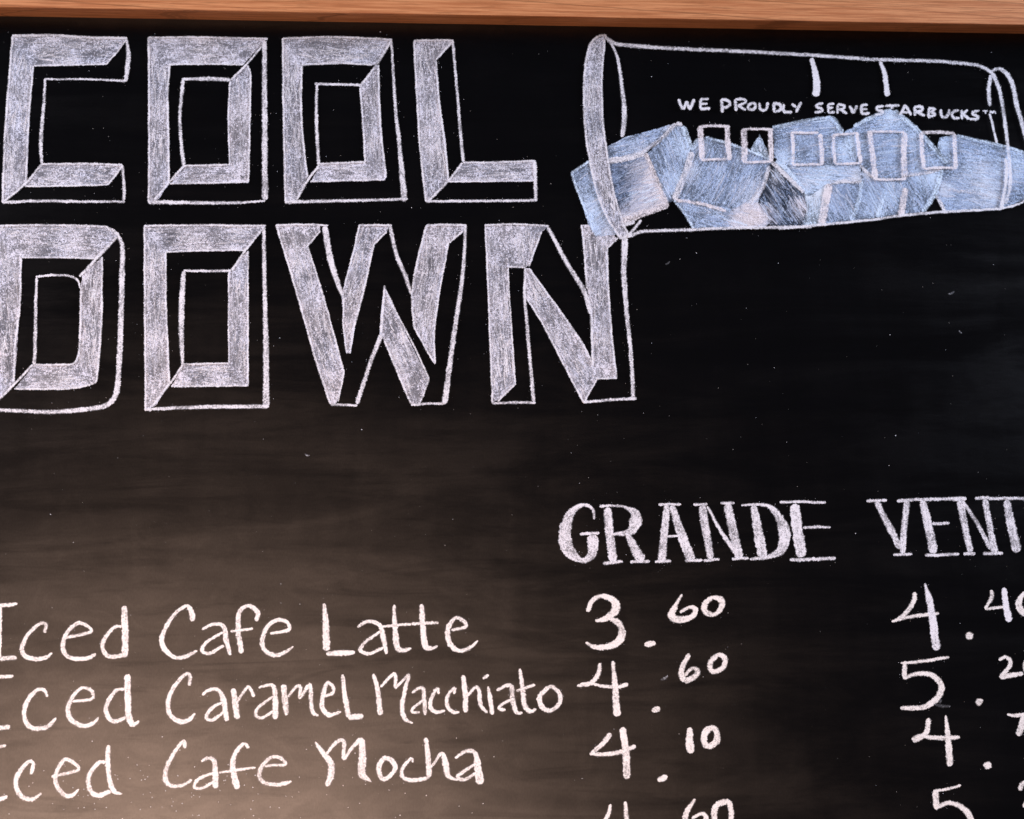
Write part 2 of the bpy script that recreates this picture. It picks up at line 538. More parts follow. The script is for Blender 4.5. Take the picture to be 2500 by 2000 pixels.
word('heading_word', [
('E', '''
F0 -60,95 780,100 880,170 750,330 715,345 165,338
F84 -60,95 165,338 150,700 110,1280 0,1400 -80,1440
F90 770,330 765,800 730,1270 560,1140 605,1000 610,560 620,460
F0 255,1145 560,1140 730,1270 600,1320 110,1325
S16 -60,98 400,95 800,105
S16/30/36/44/44/44/46/40/34/30/30 800,105 880,160 920,260 918,500 907,900 890,1250 860,1390 760,1460 400,1497 150,1490 -60,1482
S14 165,338 450,335 715,345
S20/30/18 880,185 740,330 600,480
S16 160,345 150,700 115,1000 105,1285
S16 272,483 400,470 520,477 580,505 608,570
S16/26/30/30 278,490 270,700 265,1000 258,1140
S14 770,335 765,800 740,1150 725,1270
S16 610,570 605,900 592,1060 550,1135 400,1145 255,1142
S14 110,1325 500,1325 640,1305 725,1275
S18 250,1145 110,1290 0,1400 -60,1460
S16 -60,98 -75,700 -90,1480'''),
('E', '''
F0 1085,95 2000,95 1850,285 1250,295
F90 1085,95 1250,295 1245,600 1275,1280 1180,1440 1095,1490 1090,800
F90 1860,290 1870,1305 1720,1130 1720,440
F0 1380,1145 1720,1130 1870,1305 1290,1305
S16 1085,98 1500,95 2000,98
S16 1088,98 1090,700 1097,1490
S12 1250,295 1550,285 1840,282
S14 1247,298 1250,700 1275,1280
S18 1970,130 1850,280 1745,430
S30/34/44/54 1983,110 1992,600 2000,1000 2003,1465
S12 1865,290 1865,800 1865,1300
S10 1722,445 1720,800 1722,1130
S20 1385,437 1550,440 1735,438
S36/46/44/26 1385,440 1368,650 1365,900 1375,1150
S12 1375,1140 1720,1132
S12 1290,1308 1600,1305 1860,1300
S16 1375,1150 1275,1290 1150,1450
S26/30/34 1100,1480 1500,1462 2020,1458'''),
('F', '''
F74 118,100 490,100 490,155 378,290 430,420 520,720 600,1020 690,1350 650,1540 620,1610 575,1610 440,1200 300,700
F105 820,105 1075,105 1045,165 940,270 860,640 790,900 745,1185 705,1185 690,1000 670,700 720,500
F62 1030,620 1130,850 1250,1100 1400,1400 1330,1610 1260,1610 1030,1080 990,1020 1000,850
F98 1385,105 1720,105 1690,160 1570,255 1500,640 1450,1000 1455,1270 1280,975 1260,700 1310,400
S16 118,103 350,100 555,108
S18 120,105 300,700 440,1200 575,1610
S12 490,155 380,285
S14 385,290 520,720 690,1345
S12 690,1345 640,1590
S56/54/46/34 527,120 578,400 640,600 688,715
S14 690,720 685,950 715,1185
S16 820,105 770,330 695,610
S16 815,108 950,105 1090,108
S12 1045,165 940,268
S14 940,270 860,640 780,950 740,1185
S36/36/40/28 1075,115 1130,350 1200,520 1258,690
S14/20/30 1032,615 1015,800 1003,1010
S14 1035,640 1150,880 1280,1130 1405,1400
S44/36/40 1005,1030 900,1300 800,1610
S16 1030,1080 1130,1320 1255,1610
S14 1405,1405 1330,1605
S22 580,1618 700,1620 800,1625
S22 1255,1618 1400,1610 1540,1608
S18 1385,107 1550,104 1720,108
S16 1385,110 1310,400 1262,700 1280,970
S12 1690,160 1575,255
S12 1570,255 1490,700 1450,1000 1455,1275
S14 1280,970 1450,1270
S26/36/42/52 1712,110 1690,500 1620,1000 1535,1610'''),
('G', '''
F87 150,105 690,110 630,160 540,420 490,460 340,460 345,700 370,1000 410,1440 290,1560 215,1600 190,1000
F60 490,470 530,465 720,730 960,1080 1060,1290 1255,1330 1260,1395 1100,1400 985,1605 830,1310 640,940 485,700
F88 965,100 1180,100 1260,215 1180,300 1190,650 1230,1150 1260,1330 1055,1290 1050,950 1020,700 1000,500
S16 150,105 400,97 690,112
S16 155,105 185,800 215,1605
S16 630,155 575,300 520,450
S16 345,455 490,460
S12 345,465 355,700 380,1050 405,1435
S14 410,1440 260,1590
S22 215,1605 400,1600 575,1600
S16/26/32/34 490,470 485,700 510,1000 560,1590
S12 520,470 720,740 960,1080 1060,1285
S16 510,730 640,940 830,1310 985,1605
S34/40/46/46 680,125 850,440 990,670 1040,850
S26/20 1045,860 1060,1285
S20 965,105 995,400 1010,640
S14 1180,300 1190,650 1230,1150 1260,1390
S12 1180,300 1270,215
S14 1095,1400 1262,1393
S12 1095,1400 985,1605
S56/50/40/36/36 1330,215 1320,500 1345,850 1380,1200 1400,1580
S26 985,1595 1200,1578 1425,1565''')])

# ------------------------------------------------------------------ the lying cup full of ice
cup = group_empty('cup_drawing')

def tile_pts(tile, text):
    ox, oy, k = TILES[tile]
    return [(ox + float(q.split(',')[0]) * k, oy + float(q.split(',')[1]) * k) for q in text.split()]

def cube(faces, marks=(), base=0.0005):
    c = Chalk(base)
    for tile, ang, cov, tint, text, whites in faces:
        wp = [(tile_pts(tile, '%f,%f' % (x, y))[0], r * TILES[tile][2], st, tn) for x, y, r, st, tn in whites]
        def fn(x, y, cv, tn0, wp=wp):
            v = 0.10 * pnoise((x * 0.02, y * 0.02, 3.0)) + 0.06 * pnoise((x * 0.07, y * 0.07, 8.0))
            cv = cv + v
            tn = tn0
            for (p, r, st, tname) in wp:
                d = math.hypot(x - p[0], y - p[1]) / r
                f = max(0.0, 1 - d) * st * (1 + 0.6 * pnoise((x * 0.05, y * 0.05, 1.0)))
                f = max(0.0, min(1.0, f))
                tn = mixt(tn, TINT[tname], f)
                cv += 0.36 * f
            return min(cv, 0.97), tn
        pts = tile_pts(tile, text)
        c.fill(pts, ang, cov, tint, fn, step=7.0, edge=0.85, jit=1.2)
        c.hatch(pts, ang, fn, tint)
    for tile, text in marks:
        parse(c, tile, text)
    return c.build('ice_cube', cup)

cube([
 ('C', -35, 0.48, 'b', '45,1165 185,1070 250,1250 330,1480 410,1640 240,1655 180,1560 100,1320', [(180, 1450, 260, .6, 'l'), (330, 1600, 120, .5, 'g')]),
 ('C', -20, 0.48, 'b', '315,962 450,890 865,770 620,1010 330,1078', [(600, 1000, 120, .5, 'g'), (820, 790, 110, .6, 'g')]),
 ('C', 70, 0.48, 'b', '865,770 910,790 975,975 960,1060 850,1370 800,1400 640,1010', [(940, 930, 160, .7, 'l'), (880, 1230, 150, .5, 'l')]),
 ('C', -22, 0.48, 'd', '330,1078 620,1010 720,1240 800,1410 430,1545', [(640, 1180, 190, .9, 'p'), (700, 1340, 200, 1.0, 'p'), (520, 1500, 150, .9, 'p')])],
 [('C', '''
S39@0.52:w 860,780 740,900 600,1000
S52@0.57:w 335,1068 480,1045 620,1005
S39@0.57:p 625,1010 720,1230 795,1400
S59@0.57:p 440,1540 600,1480 800,1405
S44@0.52:w 865,775 910,790
S52@0.52:l 915,800 950,890 972,975
S23@0.54:l 45,1165 180,1072
S23@0.54:l 50,1170 110,1340 240,1650
S46@0.42:l 190,1480 235,1570 270,1640''')])
cube([
 ('C', -65, 0.48, 'b', '975,985 1040,890 1095,880 1260,930 1430,985 1610,1060 1595,1110 1500,1392 1300,1440 850,1370', [(950, 1150, 130, .7, 'g'), (1060, 930, 120, .5, 'l'), (1480, 1350, 200, .6, 'g'), (1250, 1250, 160, .4, 'd'), (1500, 1080, 120, .5, 'd')]),
 ('C', 15, 0.48, 'b', '850,1370 1300,1440 1400,1395 1500,1390 1610,1530 1560,1585 1000,1592', [(1480, 1480, 190, 1.1, 'p'), (1380, 1540, 160, .9, 'p'), (1200, 1450, 100, .4, 'l')]),
 ('C', 55, 0.26, 'd', '1595,1110 1650,1090 1860,1310 1900,1440 1870,1575 1600,1575 1500,1390', [(1640, 1200, 120, .7, 'g'), (1830, 1430, 120, .9, 'p'), (1560, 1500, 120, .9, 'p'), (1720, 1520, 100, .3, 'b')]),
 ('C', 75, 0.52, 'l', '1440,975 1515,860 1580,990 1600,1050', [(1520, 930, 60, .5, 'b')])],
 [('C', '''
S57@0.54:w 985,1000 940,1150 850,1365
S44@0.47:l 1040,895 985,980
S26@0.54:l 1095,882 1260,930 1430,985 1610,1062
S31@0.57:p 850,1372 1050,1400 1250,1455
S23@0.52:l 850,1375 930,1480 1000,1590
S39@0.52:w 1590,1110 1530,1290 1420,1420
S78@0.44:p 1380,1420 1480,1460 1570,1530
S59@0.42:p 1330,1480 1440,1530 1560,1555
S39@0.60:w 1610,1075 1750,1210 1860,1310''')])
cube([
 ('D', -8, 0.50, 'b', '-45,805 200,755 410,720 440,740 500,850 640,1090 400,1110 100,1112 0,1075 -30,1040', [(300, 800, 200, .5, 'd'), (60, 1080, 160, .7, 'l'), (420, 760, 80, .6, 'l'), (500, 980, 110, .8, 'l')]),
 ('D', 10, 0.52, 'b', '0,1075 100,1112 640,1090 655,1220 400,1245 240,1345 100,1230', [(330, 1190, 230, .8, 'l'), (600, 1200, 130, .8, 'g'), (160, 1250, 100, .6, 'g')]),
 ('D', 85, 0.60, 'l', '200,1315 240,1345 390,1245 350,1572 180,1578 225,1450', [(290, 1330, 160, .6, 'g')]),
 ('D', 60, 0.48, 'b', '395,1250 650,1230 585,1530 345,1570', [(500, 1330, 150, .9, 'd'), (600, 1480, 100, .5, 'l')])],
 [('D', '''
S26@0.54:l -45,805 200,755 410,722
S44@0.52:l 415,725 450,770 498,850
S41@0.54:l -20,1070 60,1130 230,1330
S39@0.52:w 400,1240 530,1225 650,1235
S67@0.62:p 395,1250 365,1400 335,1572
S39@0.52:l 650,1230 620,1400 570,1530''')])
cube([
 ('D', -10, 0.52, 'b', '500,850 600,790 840,680 900,668 1110,850 1310,1085 1270,1140 1000,1185 760,1212 650,1100', [(880, 720, 130, .9, 'l'), (1020, 900, 160, .4, 'l'), (830, 1000, 160, .45, 'd'), (560, 930, 120, .9, 'l'), (1150, 1120, 140, .4, 'l')]),
 ('D', 58, 0.50, 'b', '650,1100 760,1212 1000,1187 1270,1140 1215,1330 1125,1462 580,1532 655,1220', [(760, 1260, 170, .6, 'd'), (870, 1320, 120, .7, 'l'), (1200, 1200, 170, .7, 'l'), (760, 1480, 150, .5, 'l'), (700, 1160, 90, .8, 'g')])],
 [('D', '''
S36@0.54:l 590,795 740,720 880,668
S44@0.54:l 905,675 1110,855 1310,1085
S52@0.42:l 520,900 560,980 600,1060
S31@0.47:w 640,1100 690,1160 750,1210
S33@0.52:w 1005,1180 1150,1160 1270,1130
S44@0.50:l 830,1290 800,1400 770,1505
S57@0.62:p 990,1280 970,1400 950,1500
S46@0.57:l 1275,1140 1215,1325 1125,1462''')])
cube([
 ('D', 12, 0.51, 'b', '1255,885 1370,862 1700,937 1917,1000 1985,1030 1995,1200 1940,1360 1740,1442 1285,1458 1225,1345 1275,1140 1312,1085 1240,955', [(1290, 940, 110, .6, 'l'), (1600, 1220, 240, .6, 'g'), (1400, 1360, 170, .6, 'd'), (1850, 1080, 170, .6, 'l'), (1300, 1280, 100, .7, 'g'), (1650, 1350, 150, .6, 'g')])],
 [('D', '''
S28@0.54:l 1390,870 1700,938 1917,1000 1985,1030
S33@0.54:w 1232,1335 1260,1390 1300,1455
S59@0.32:l 1310,1000 1330,1080
S31@0.42:w 1330,1290 1500,1310 1640,1330''')])

# cup outline
c = Chalk(0.0010)
parse(c, 'C', '''
F88@.47 310,88 215,130 165,250 147,450 150,750 180,1000 230,1250 310,1480 420,1660 490,1645 440,1530 370,1280 320,980 290,750 285,500 295,300 312,150
S20 320,90 270,92 205,140 168,250 147,450 150,750 180,1000 230,1250 310,1480 420,1660
S18 305,160 290,300 283,500 290,750 320,980 370,1280 440,1530 490,1640
S36/30/34 415,1655 450,1662 500,1645
S30/18/30/44/40 310,100 370,180 415,300 447,550 460,700 445,880
S24/30 590,1530 540,1595 490,1650
S30 440,1575 540,1545
S34/34/30/30 330,120 400,158 600,177 1000,200 1400,216 1925,245
S30/26/26 490,1660 600,1620 900,1608 1300,1592 1920,1582''')
parse(c, 'D', '''
S30 250,245 520,262 800,280 1200,290 1450,310 1580,335 1665,385
S24/36/40/34 1660,370 1720,352 1780,395 1820,470 1860,650 1917,850 1965,1040
S34/30/32/32 1668,390 1720,520 1762,750 1790,1000 1805,1250 1770,1400
S30@.7:w 1770,1050 1775,1200 1735,1440
S28/34/24@.74 1652,400 1637,520 1645,640
S16@.74 1645,700 1670,800 1700,930
S24/22/24/22 0,1597 300,1570 700,1530 1000,1490 1300,1466 1740,1442
S16 1740,1442 1880,1402 1935,1360 1985,1240 1985,1040
S32/40 1665,385 1690,440''')
c.build('cup_outline', cup)
for tile, text in (('D', 'S34/46/56/62@.86 258,268 287,380 300,500 285,560'), ('D', 'S26/34/44@.86 792,288 830,400 850,560')):
    c = Chalk(0.0010); parse(c, tile, text); c.build('measuring_mark', cup)

for tile, text in (
 ('C', '''
S50@.62:p 1050,800 1060,950 1065,1055
S26@.62:p 1040,803 1150,795 1280,800
S46@.62:p 1260,800 1265,950 1283,1060
S24@.62:p 1060,1060 1280,1055'''),
 ('C', '''
S52@.62:p 1390,820 1395,950 1395,1080
S22@.62:p 1380,825 1500,820 1620,825
S42@.62:p 1600,830 1600,950 1605,1070
S22@.62:p 1400,1080 1605,1075'''),
 ('D', '''
S32@.62:p 105,845 115,970 110,1095
S22@.62:p 100,845 200,848 310,850
S40@.62:p 325,860 335,980 342,1095
S22@.62:p 110,1100 220,1096 345,1095'''),
 ('D', '''
S34@.62:p 430,860 430,970 440,1090
S22@.62:p 425,866 500,860 600,850
S36@.62:p 610,845 622,960 640,1080
S20@.62:p 440,1092 540,1090 645,1085'''),
 ('D', '''
S48@.62:p 710,840 730,1000 755,1210
S22@.62:p 690,840 850,840 980,843
S52@.62:p 985,850 975,1000 980,1210
S22@.62:p 750,1210 860,1214 992,1212'''),
 ('D', '''
S40@.62:p 1110,850 1120,1000 1130,1130
S30@.62:p 1110,850 1240,843 1370,855
S40@.62:p 1370,860 1375,1000 1380,1130
S22@.62:p 1135,1132 1260,1120 1385,1126''')):
    c = Chalk(0.0013); parse(c, tile, text); c.build('tick_box', cup)

SL = [
('C', 'S24 880,590 915,662 945,612 970,662 1003,590'),
('C', 'S24 1052,592 1052,660\nS20 1050,590 1115,585\nS18 1052,625 1105,622\nS24 1050,663 1125,660'),
('C', 'S26 1215,592 1225,690\nS22 1215,590 1268,600 1284,628 1255,652 1225,655'),
('C', 'S24 1325,592 1330,680\nS20 1325,590 1385,590 1402,612 1345,640\nS22 1345,640 1405,672'),
('C', 'S22 1452,618 1424,640 1428,664 1462,668 1484,645 1472,620 1450,618'),
('C', 'S22 1510,618 1518,664 1545,676 1568,660 1577,614'),
('C', 'S22 1625,620 1622,682\nS22 1620,620 1672,634 1678,660 1660,680 1620,686'),
('C', 'S22 1700,628 1702,682 1765,690'),
('C', 'S20 1765,625 1797,652\nS22 1837,612 1815,655 1795,690'),
('D', 'S20 345,620 300,632 296,652 335,664 338,684 280,692'),
('D', 'S20 387,627 385,690\nS18 385,625 432,625\nS16 387,658 425,655\nS20 385,693 437,690'),
('D', 'S20 460,632 460,700\nS18 460,630 512,638 505,662 465,670\nS20 480,670 532,702'),
('D', 'S26 553,643 580,698\nS22 582,698 612,640'),
('D', 'S24 645,637 645,700\nS18 640,635 692,632\nS18 647,668 690,664\nS22 645,704 707,698'),
('D', 'S20 818,643 768,652 768,670 812,682 806,702 752,708'),
('D', 'S20 830,641 940,637\nS24 887,645 880,664'),
('D', 'S22 945,712 968,668 990,640 1032,712\nS18 962,692 1018,690'),
('D', 'S22 1060,650 1060,716\nS20 1060,645 1118,650 1112,678 1065,686\nS20 1080,690 1137,718'),
('D', 'S22 1172,656 1166,725\nS18 1170,656 1215,668 1180,690\nS20 1180,690 1220,708 1165,730'),
('D', 'S22 1265,670 1266,716 1298,731 1325,705 1327,668'),
('D', 'S22 1405,676 1368,684 1350,710 1370,735 1408,735'),
('D', 'S22 1427,675 1427,742\nS18 1472,673 1432,706\nS20 1440,708 1484,744'),
('D', 'S20 1562,680 1510,690 1515,710 1556,724 1540,746 1490,742'),
('D', 'S9 1590,680 1630,682\nS9 1610,682 1609,702\nS9 1648,702 1650,682 1665,697 1680,682 1690,702')]
e = word('slogan', [(t, '\n'.join(l.replace(' ', '@.685 ', 1) for l in x.splitlines())) for t, x in SL], base=0.0016)

# ------------------------------------------------------------------ column headings
word('column_heading', [
('H', '''
S18/22/24/66/96/88/34/60/84/84@.62 345,195 335,125 265,95 175,165 140,310 170,415 260,485 325,450 338,380 335,310
S22 248,300 380,292'''),
('H', '''
S62@.62 440,118 455,300 480,492
S18 385,106 460,100 560,105
S18/60/98/56/20@.62 555,105 630,150 638,215 595,285 480,300
S40/66/80@.62 580,300 630,400 682,488
S26 410,505 545,492
S22 600,495 735,490'''),
('H', '''
S46/58/62@.62 858,100 838,300 820,488
S46/66/74@.62 892,100 955,290 1030,485
S20 800,92 955,92
S18 850,316 960,310
S22 775,492 885,488
S22 985,488 1105,482'''),
('H', '''
S60/60/50@.62 1105,102 1135,300 1165,472
S20/28/38 1140,105 1230,270 1345,440
S62/65/62@.62 1282,92 1322,280 1367,468
S20 1045,92 1140,90
S22 1235,83 1330,82
S22 1115,486 1225,476
S22 1315,472 1430,470'''),
('H', '''
S54/74/70@.62 1465,105 1500,300 1530,465
S14/20/36/70/88/62/30/20@.62 1380,95 1500,92 1585,112 1655,205 1682,310 1655,415 1560,462 1440,476'''),
('H', '''
S78/80/76@.62 1752,95 1772,270 1802,456
S20 1650,76 1800,72 1970,80
S18/26/14 1812,255 1900,250 2005,252
S26 1720,480 1880,477 2040,468''')])
word('column_heading', [
('I', '''
S62/80/66@.62 602,112 740,375 852,600
S74/70/72@.62 922,100 892,400 878,645
S34 500,100 600,98 710,94
S40 820,102 1000,90
S34 780,667 975,660'''),
('I', '''
S80/94/100@.62 1085,100 1150,370 1205,645
S38 1000,86 1250,82 1500,72
S36 1190,342 1370,333
S36 1115,673 1250,668 1470,662'''),
('I', '''
S84/76/72@.62 1482,85 1532,370 1592,635
S48 1400,82 1545,74
S40/46/56@.64 1510,105 1660,330 1800,600
S70/72/76@.62 1742,82 1792,350 1845,636
S38 1640,72 1785,64
S38 1520,660 1640,656
S38 1725,656 1930,650'''),
('I', '''
S36 1785,76 1950,74 2156,70 2250,66
S84/96/112@.62 1970,97 2020,350 2082,635''')])

# ------------------------------------------------------------------ drinks
def line_word(glyphs):
    return word('drink_word', [(t, '\n'.join(l.replace(' ', '@.73:n ', 1) for l in x.strip().splitlines())) for t, x in glyphs])

line_word([
('J', 'S30/30/18 -60,118 60,114 130,104\nS26 5,130 0,330 -5,510\nS36 -80,522 20,518 125,512'),
('J', 'S26/30/26/30/36/36/36/30/14 335,322 344,262 300,255 215,330 167,430 190,500 280,522 350,507 392,478'),
('J', 'S22/26/24/28/30/34/38/34/32/28/12 490,362 600,340 685,310 640,262 580,255 500,330 472,430 510,500 600,520 680,508 722,480'),
('J', 'S18/26/36/36/34/30 930,270 850,290 775,400 790,480 850,505 930,490\nS46/52/46 935,125 940,300 940,505')])
line_word([
('J', 'S44/40/24/30/36/38/32/34/18 1445,235 1438,165 1400,122 1300,200 1220,350 1240,450 1320,508 1400,500 1482,460'),
('J', 'S18/24/36/40/26 1520,298 1600,260 1680,275 1702,380 1732,490\nS18/26/30/26/24 1672,320 1560,390 1518,455 1570,480 1682,420'),
('J', 'S38/36/28/34/40/42 1928,235 1938,172 1870,120 1800,170 1792,300 1815,475\nS18 1735,312 1900,293'),
('K', 'S18/22/26/28/28/30/36/34/30/28/12 0,312 80,300 135,280 118,232 50,215 -20,262 -58,360 -30,440 40,465 110,440 162,404')])
line_word([
('K', 'S24/46/54 380,100 395,250 400,430\nS34/42/26 400,455 500,450 600,446'),
('K', 'S22/26/32/38/24 620,265 700,226 780,258 805,350 825,455\nS18/24/30/26/22 790,292 680,370 640,428 700,455 802,412'),
('K', 'S22/36/46/30/14 880,110 885,250 902,410 950,432 1002,415\nS18 800,262 920,250 1000,245'),
('K', 'S36/40/46/28/14 1075,105 1085,250 1102,400 1145,417 1190,400\nS20 1005,243 1195,235'),
('K', 'S20/26/30/26/38/38/32/28/10 1290,287 1388,265 1370,217 1312,205 1262,290 1280,390 1345,435 1420,412 1477,363')])
line_word([
('J', 'S26 -70,658 20,653 100,648\nS26 -20,662 -30,850 -40,1030\nS36 -100,1048 0,1040 75,1030'),
('J', 'S22/30/30/34/36/36/36/28/12 357,805 330,752 270,760 195,860 185,970 240,1040 340,1037 395,995 422,965'),
('J', 'S18/24/28/24/30/36/38/36/28/12 545,840 690,818 692,765 620,737 550,800 510,900 540,980 630,1025 700,1000 742,960'),
('J', 'S18/28/36/38/36/26 950,745 870,760 800,870 810,950 860,990 950,960\nS52/50/48/44/14 958,640 960,800 970,950 1000,1012 1047,988')])
line_word([
('J', 'S26/30/26/32/36/38/36/32/12 1423,720 1430,645 1400,632 1310,730 1265,840 1280,940 1360,995 1430,970 1467,930'),
('J', 'S18/24/30/42/38 1523,792 1560,757 1640,752 1682,830 1705,985\nS18/26/30/26/20 1680,842 1590,890 1552,960 1600,980 1682,920'),
('J', 'S40/46/46 1755,745 1770,860 1785,970\nS18/24/28/26 1775,860 1830,770 1870,732 1910,802'),
('J', 'S18/24/36/46/44 1945,737 2010,716 2058,730 2070,850 2068,970\nS18/24/30/24/18 2055,802 1950,880 1922,940 1970,965 2052,912'),
('K', 'S40/46/36 95,677 105,780 115,890\nS20/24/28/26 125,762 180,692 212,690 207,775\nS20/28/32/34/14 210,772 280,676 290,800 302,870 342,896'),
('K', 'S18/24/26/26/34/38/34/14 370,765 448,730 440,682 402,667 375,760 372,840 420,890 502,868'),
('K', 'S26/36/40 515,605 530,750 556,905\nS38/46/40 556,910 600,905 660,898')])
line_word([
('K', 'S26/36/42 735,600 765,720 780,890\nS18/28/26 785,692 880,602 890,700\nS18/26/30/32/32/12 890,702 985,606 955,720 937,850 960,920 1012,950'),
('K', 'S16/22/28/34/26 1010,735 1050,702 1085,702 1095,790 1102,890\nS16/24/24/20 1090,782 1020,840 1012,868 1062,870'),
('K', 'S20/24/28/32/28/16 1195,740 1188,704 1150,760 1137,830 1180,870 1242,860'),
('K', 'S22/26/26/30/32/16 1305,740 1308,702 1260,760 1260,830 1300,870 1342,870'),
('K', 'S30/40/36 1370,610 1385,740 1390,870\nS18/24/30/32/18 1395,762 1460,692 1485,722 1497,820 1542,876'),
('K', 'S20/32/34 1550,690 1565,790 1580,885\nS20/28 1513,632 1550,605'),
('K', 'S20/26/34/36/34/12 1610,716 1680,682 1715,692 1725,790 1750,872 1792,876\nS18/26/26/20 1725,772 1640,820 1627,845 1672,856'),
('K', 'S22/32/40/30/16 1775,565 1790,680 1808,820 1850,866 1892,850\nS22 1750,720 1880,676'),
('K', 'S32/36/36/32/32/32/30/30 1980,690 1917,760 1930,830 1990,860 2053,810 2058,740 2010,692 1978,690')])
line_word([
('J', 'S26 -70,1200 45,1170\nS26 -60,1190 -90,1560\nS36/34/26 -120,1590 0,1575 55,1553'),
('J', 'S28/30/30/36/38/38/32/12 235,1385 250,1305 215,1295 140,1380 120,1470 160,1550 240,1575 312,1530'),
('J', 'S18/26/26/32/32/34/36/36/28/10 390,1405 500,1380 592,1350 540,1292 480,1282 420,1390 430,1480 490,1545 550,1540 592,1500'),
('J', 'S18/28/36/38/38/28 810,1300 740,1302 665,1410 680,1510 740,1547 830,1515\nS36/36/38/36/10 815,1170 810,1300 830,1450 860,1520 918,1535')])
line_word([
('J', 'S30/32/26/34/38/32/28/18 1390,1190 1383,1142 1340,1182 1260,1320 1245,1430 1290,1475 1370,1470 1442,1430'),
('J', 'S22/26/36/46/52 1515,1290 1560,1267 1610,1282 1620,1390 1620,1490\nS18/24/28/24/20 1620,1372 1500,1420 1462,1480 1520,1490 1612,1440'),
('J', 'S28/26/34/44/52 1872,1187 1830,1160 1770,1230 1750,1330 1785,1495\nS10/22/12 1650,1377 1780,1355 1922,1335'),
('J', 'S16/20/22/28/26/34/34/30/30/26/12 1990,1325 2080,1318 2150,1312 2110,1265 2040,1260 1970,1330 1950,1400 1990,1450 2080,1465 2150,1455 2192,1440')])
line_word([
('K', 'S22/36/50/46/40 320,1085 370,1155 428,1230 430,1320 402,1395\nS18/30/32/28 390,1180 460,1092 520,1077 520,1205\nS22/30/44/56/56/14 520,1210 600,1102 648,1077 655,1200 652,1310 712,1362'),
('K', 'S36/40/36/28/34/36/36 800,1197 770,1270 790,1338 830,1342 888,1270 860,1212 798,1195'),
('K', 'S14/24/26/30/30/32/18 1012,1228 1003,1202 940,1270 942,1330 1000,1355 1090,1345 1132,1330'),
('K', 'S24/40/40 1105,1055 1120,1180 1130,1330\nS18/26/46/36/18 1145,1262 1218,1167 1245,1230 1262,1320 1332,1355'),
('K', 'S20/28/36/50/62 1315,1196 1400,1147 1458,1165 1475,1270 1492,1380\nS18/26/30/26/22 1465,1232 1380,1290 1333,1330 1380,1350 1462,1302')])

# ------------------------------------------------------------------ prices
def price(glyphs):
    return word('price', [(t, '\n'.join(l.replace(' ', '@.73:n ', 1) if '@' not in l else l for l in x.strip().splitlines())) for t, x in glyphs], 'numeral')

price([
('H', 'S34/34/30/50/60/42/18 300,842 330,770 400,735 480,765 497,830 430,890 355,907\nS20/44/50/50/40/30/16 430,885 512,920 542,990 510,1060 420,1092 340,1088 288,1060'),
('H', 'S30/40/34 702,1074 735,1070 775,1064'),
('H', 'S12/40/58/50/36/34/22/20 962,722 905,825 892,875 940,900 1030,880 1058,828 1010,815 950,850'),
('H', 'S24/44/44/28/40/44/24 1180,740 1122,790 1130,848 1190,864 1238,820 1236,762 1178,740')])
price([
('I', 'S46/50/50/36/16 1005,1065 998,1150 920,1270 830,1348 765,1370\nS32/38/36/32 830,1350 1000,1310 1120,1298 1258,1285\nS20/70/80/92@.74 1110,970 1160,1150 1200,1400 1235,1668'),
('I', 'B90 1582,1520'),
('I', 'S40/46/24 1815,1042 1812,1125 1745,1235\nS28 1745,1238 1840,1225 1940,1215\nS56/65/76@.78 1942,1018 1965,1200 2000,1368'),
('I', 'S30/60/70/60/50/60/50/30 2160,1062 2106,1150 2110,1230 2160,1285 2230,1260 2260,1160 2220,1080 2160,1062')])
price([
('L', 'S24/34/34/24/18 250,595 240,670 190,735 130,752 88,758\nS16/18/22/24/34 110,745 180,738 260,758 380,765 455,745\nS24/42/54 345,580 360,750 375,975'),
('L', 'S36/40 630,938 685,920'),
('L', 'S28/40/44/42/40/36/26/24 900,525 852,620 845,685 880,718 948,680 958,645 920,632 870,680'),
('L', 'S34/38/38/36/38/36/34 1108,527 1056,580 1056,640 1100,653 1153,610 1153,548 1108,527')])
price([
('M', 'S12/24/18 630,632 760,620 968,588\nS32/36 657,620 655,732\nS22/30/36/46/44/36/36/22 648,737 760,702 860,722 915,790 888,870 800,935 700,945 628,945'),
('M', 'B54 1180,902'),
('M', 'S22/24/30/30/28 1318,607 1365,586 1400,615 1388,660 1325,730\nS30/36/26 1328,730 1400,716 1487,705'),
('M', 'S28 1530,590 1500,640 1515,700 1555,715 1590,660 1570,600 1530,590')])
price([
('L', 'S38/34/24 330,1105 270,1180 188,1246\nS20/30/34/30 178,1250 280,1255 400,1235 510,1195\nS46/52/54 415,1062 440,1240 448,1430'),
('L', 'S40/46/36 672,1442 705,1432 738,1412'),
('L', 'S36/54/58 905,1062 902,1150 912,1242'),
('L', 'S36/46/46/44/46/44/36 1085,1052 1017,1092 1010,1170 1050,1195 1100,1150 1095,1085 1060,1058')])
price([
('M', 'S34/38/36/24 825,1018 815,1108 762,1158 718,1180\nS22/28/30/30/24 708,1166 760,1142 860,1154 960,1155 1042,1150\nS14/40/50 945,998 960,1150 975,1350'),
('M', 'B58 1240,1348'),
('M', 'S16/24/22 1378,990 1425,1000 1520,985\nS46/44 1495,995 1478,1060 1455,1138')])
price([
('L', 'S22/30/30/20 330,1618 312,1695 262,1760 200,1810\nS26 200,1812 330,1808 540,1790\nS26/34/40 435,1598 445,1725 455,1960'),
('L', 'S22/40/45/42/40/36/26/22 942,1580 882,1670 872,1740 905,1790 985,1780 1022,1720 990,1685 920,1720'),
('L', 'S36/42/42/40/42/42/36 1188,1590 1102,1622 1082,1700 1110,1785 1180,1785 1205,1690 1188,1590')])
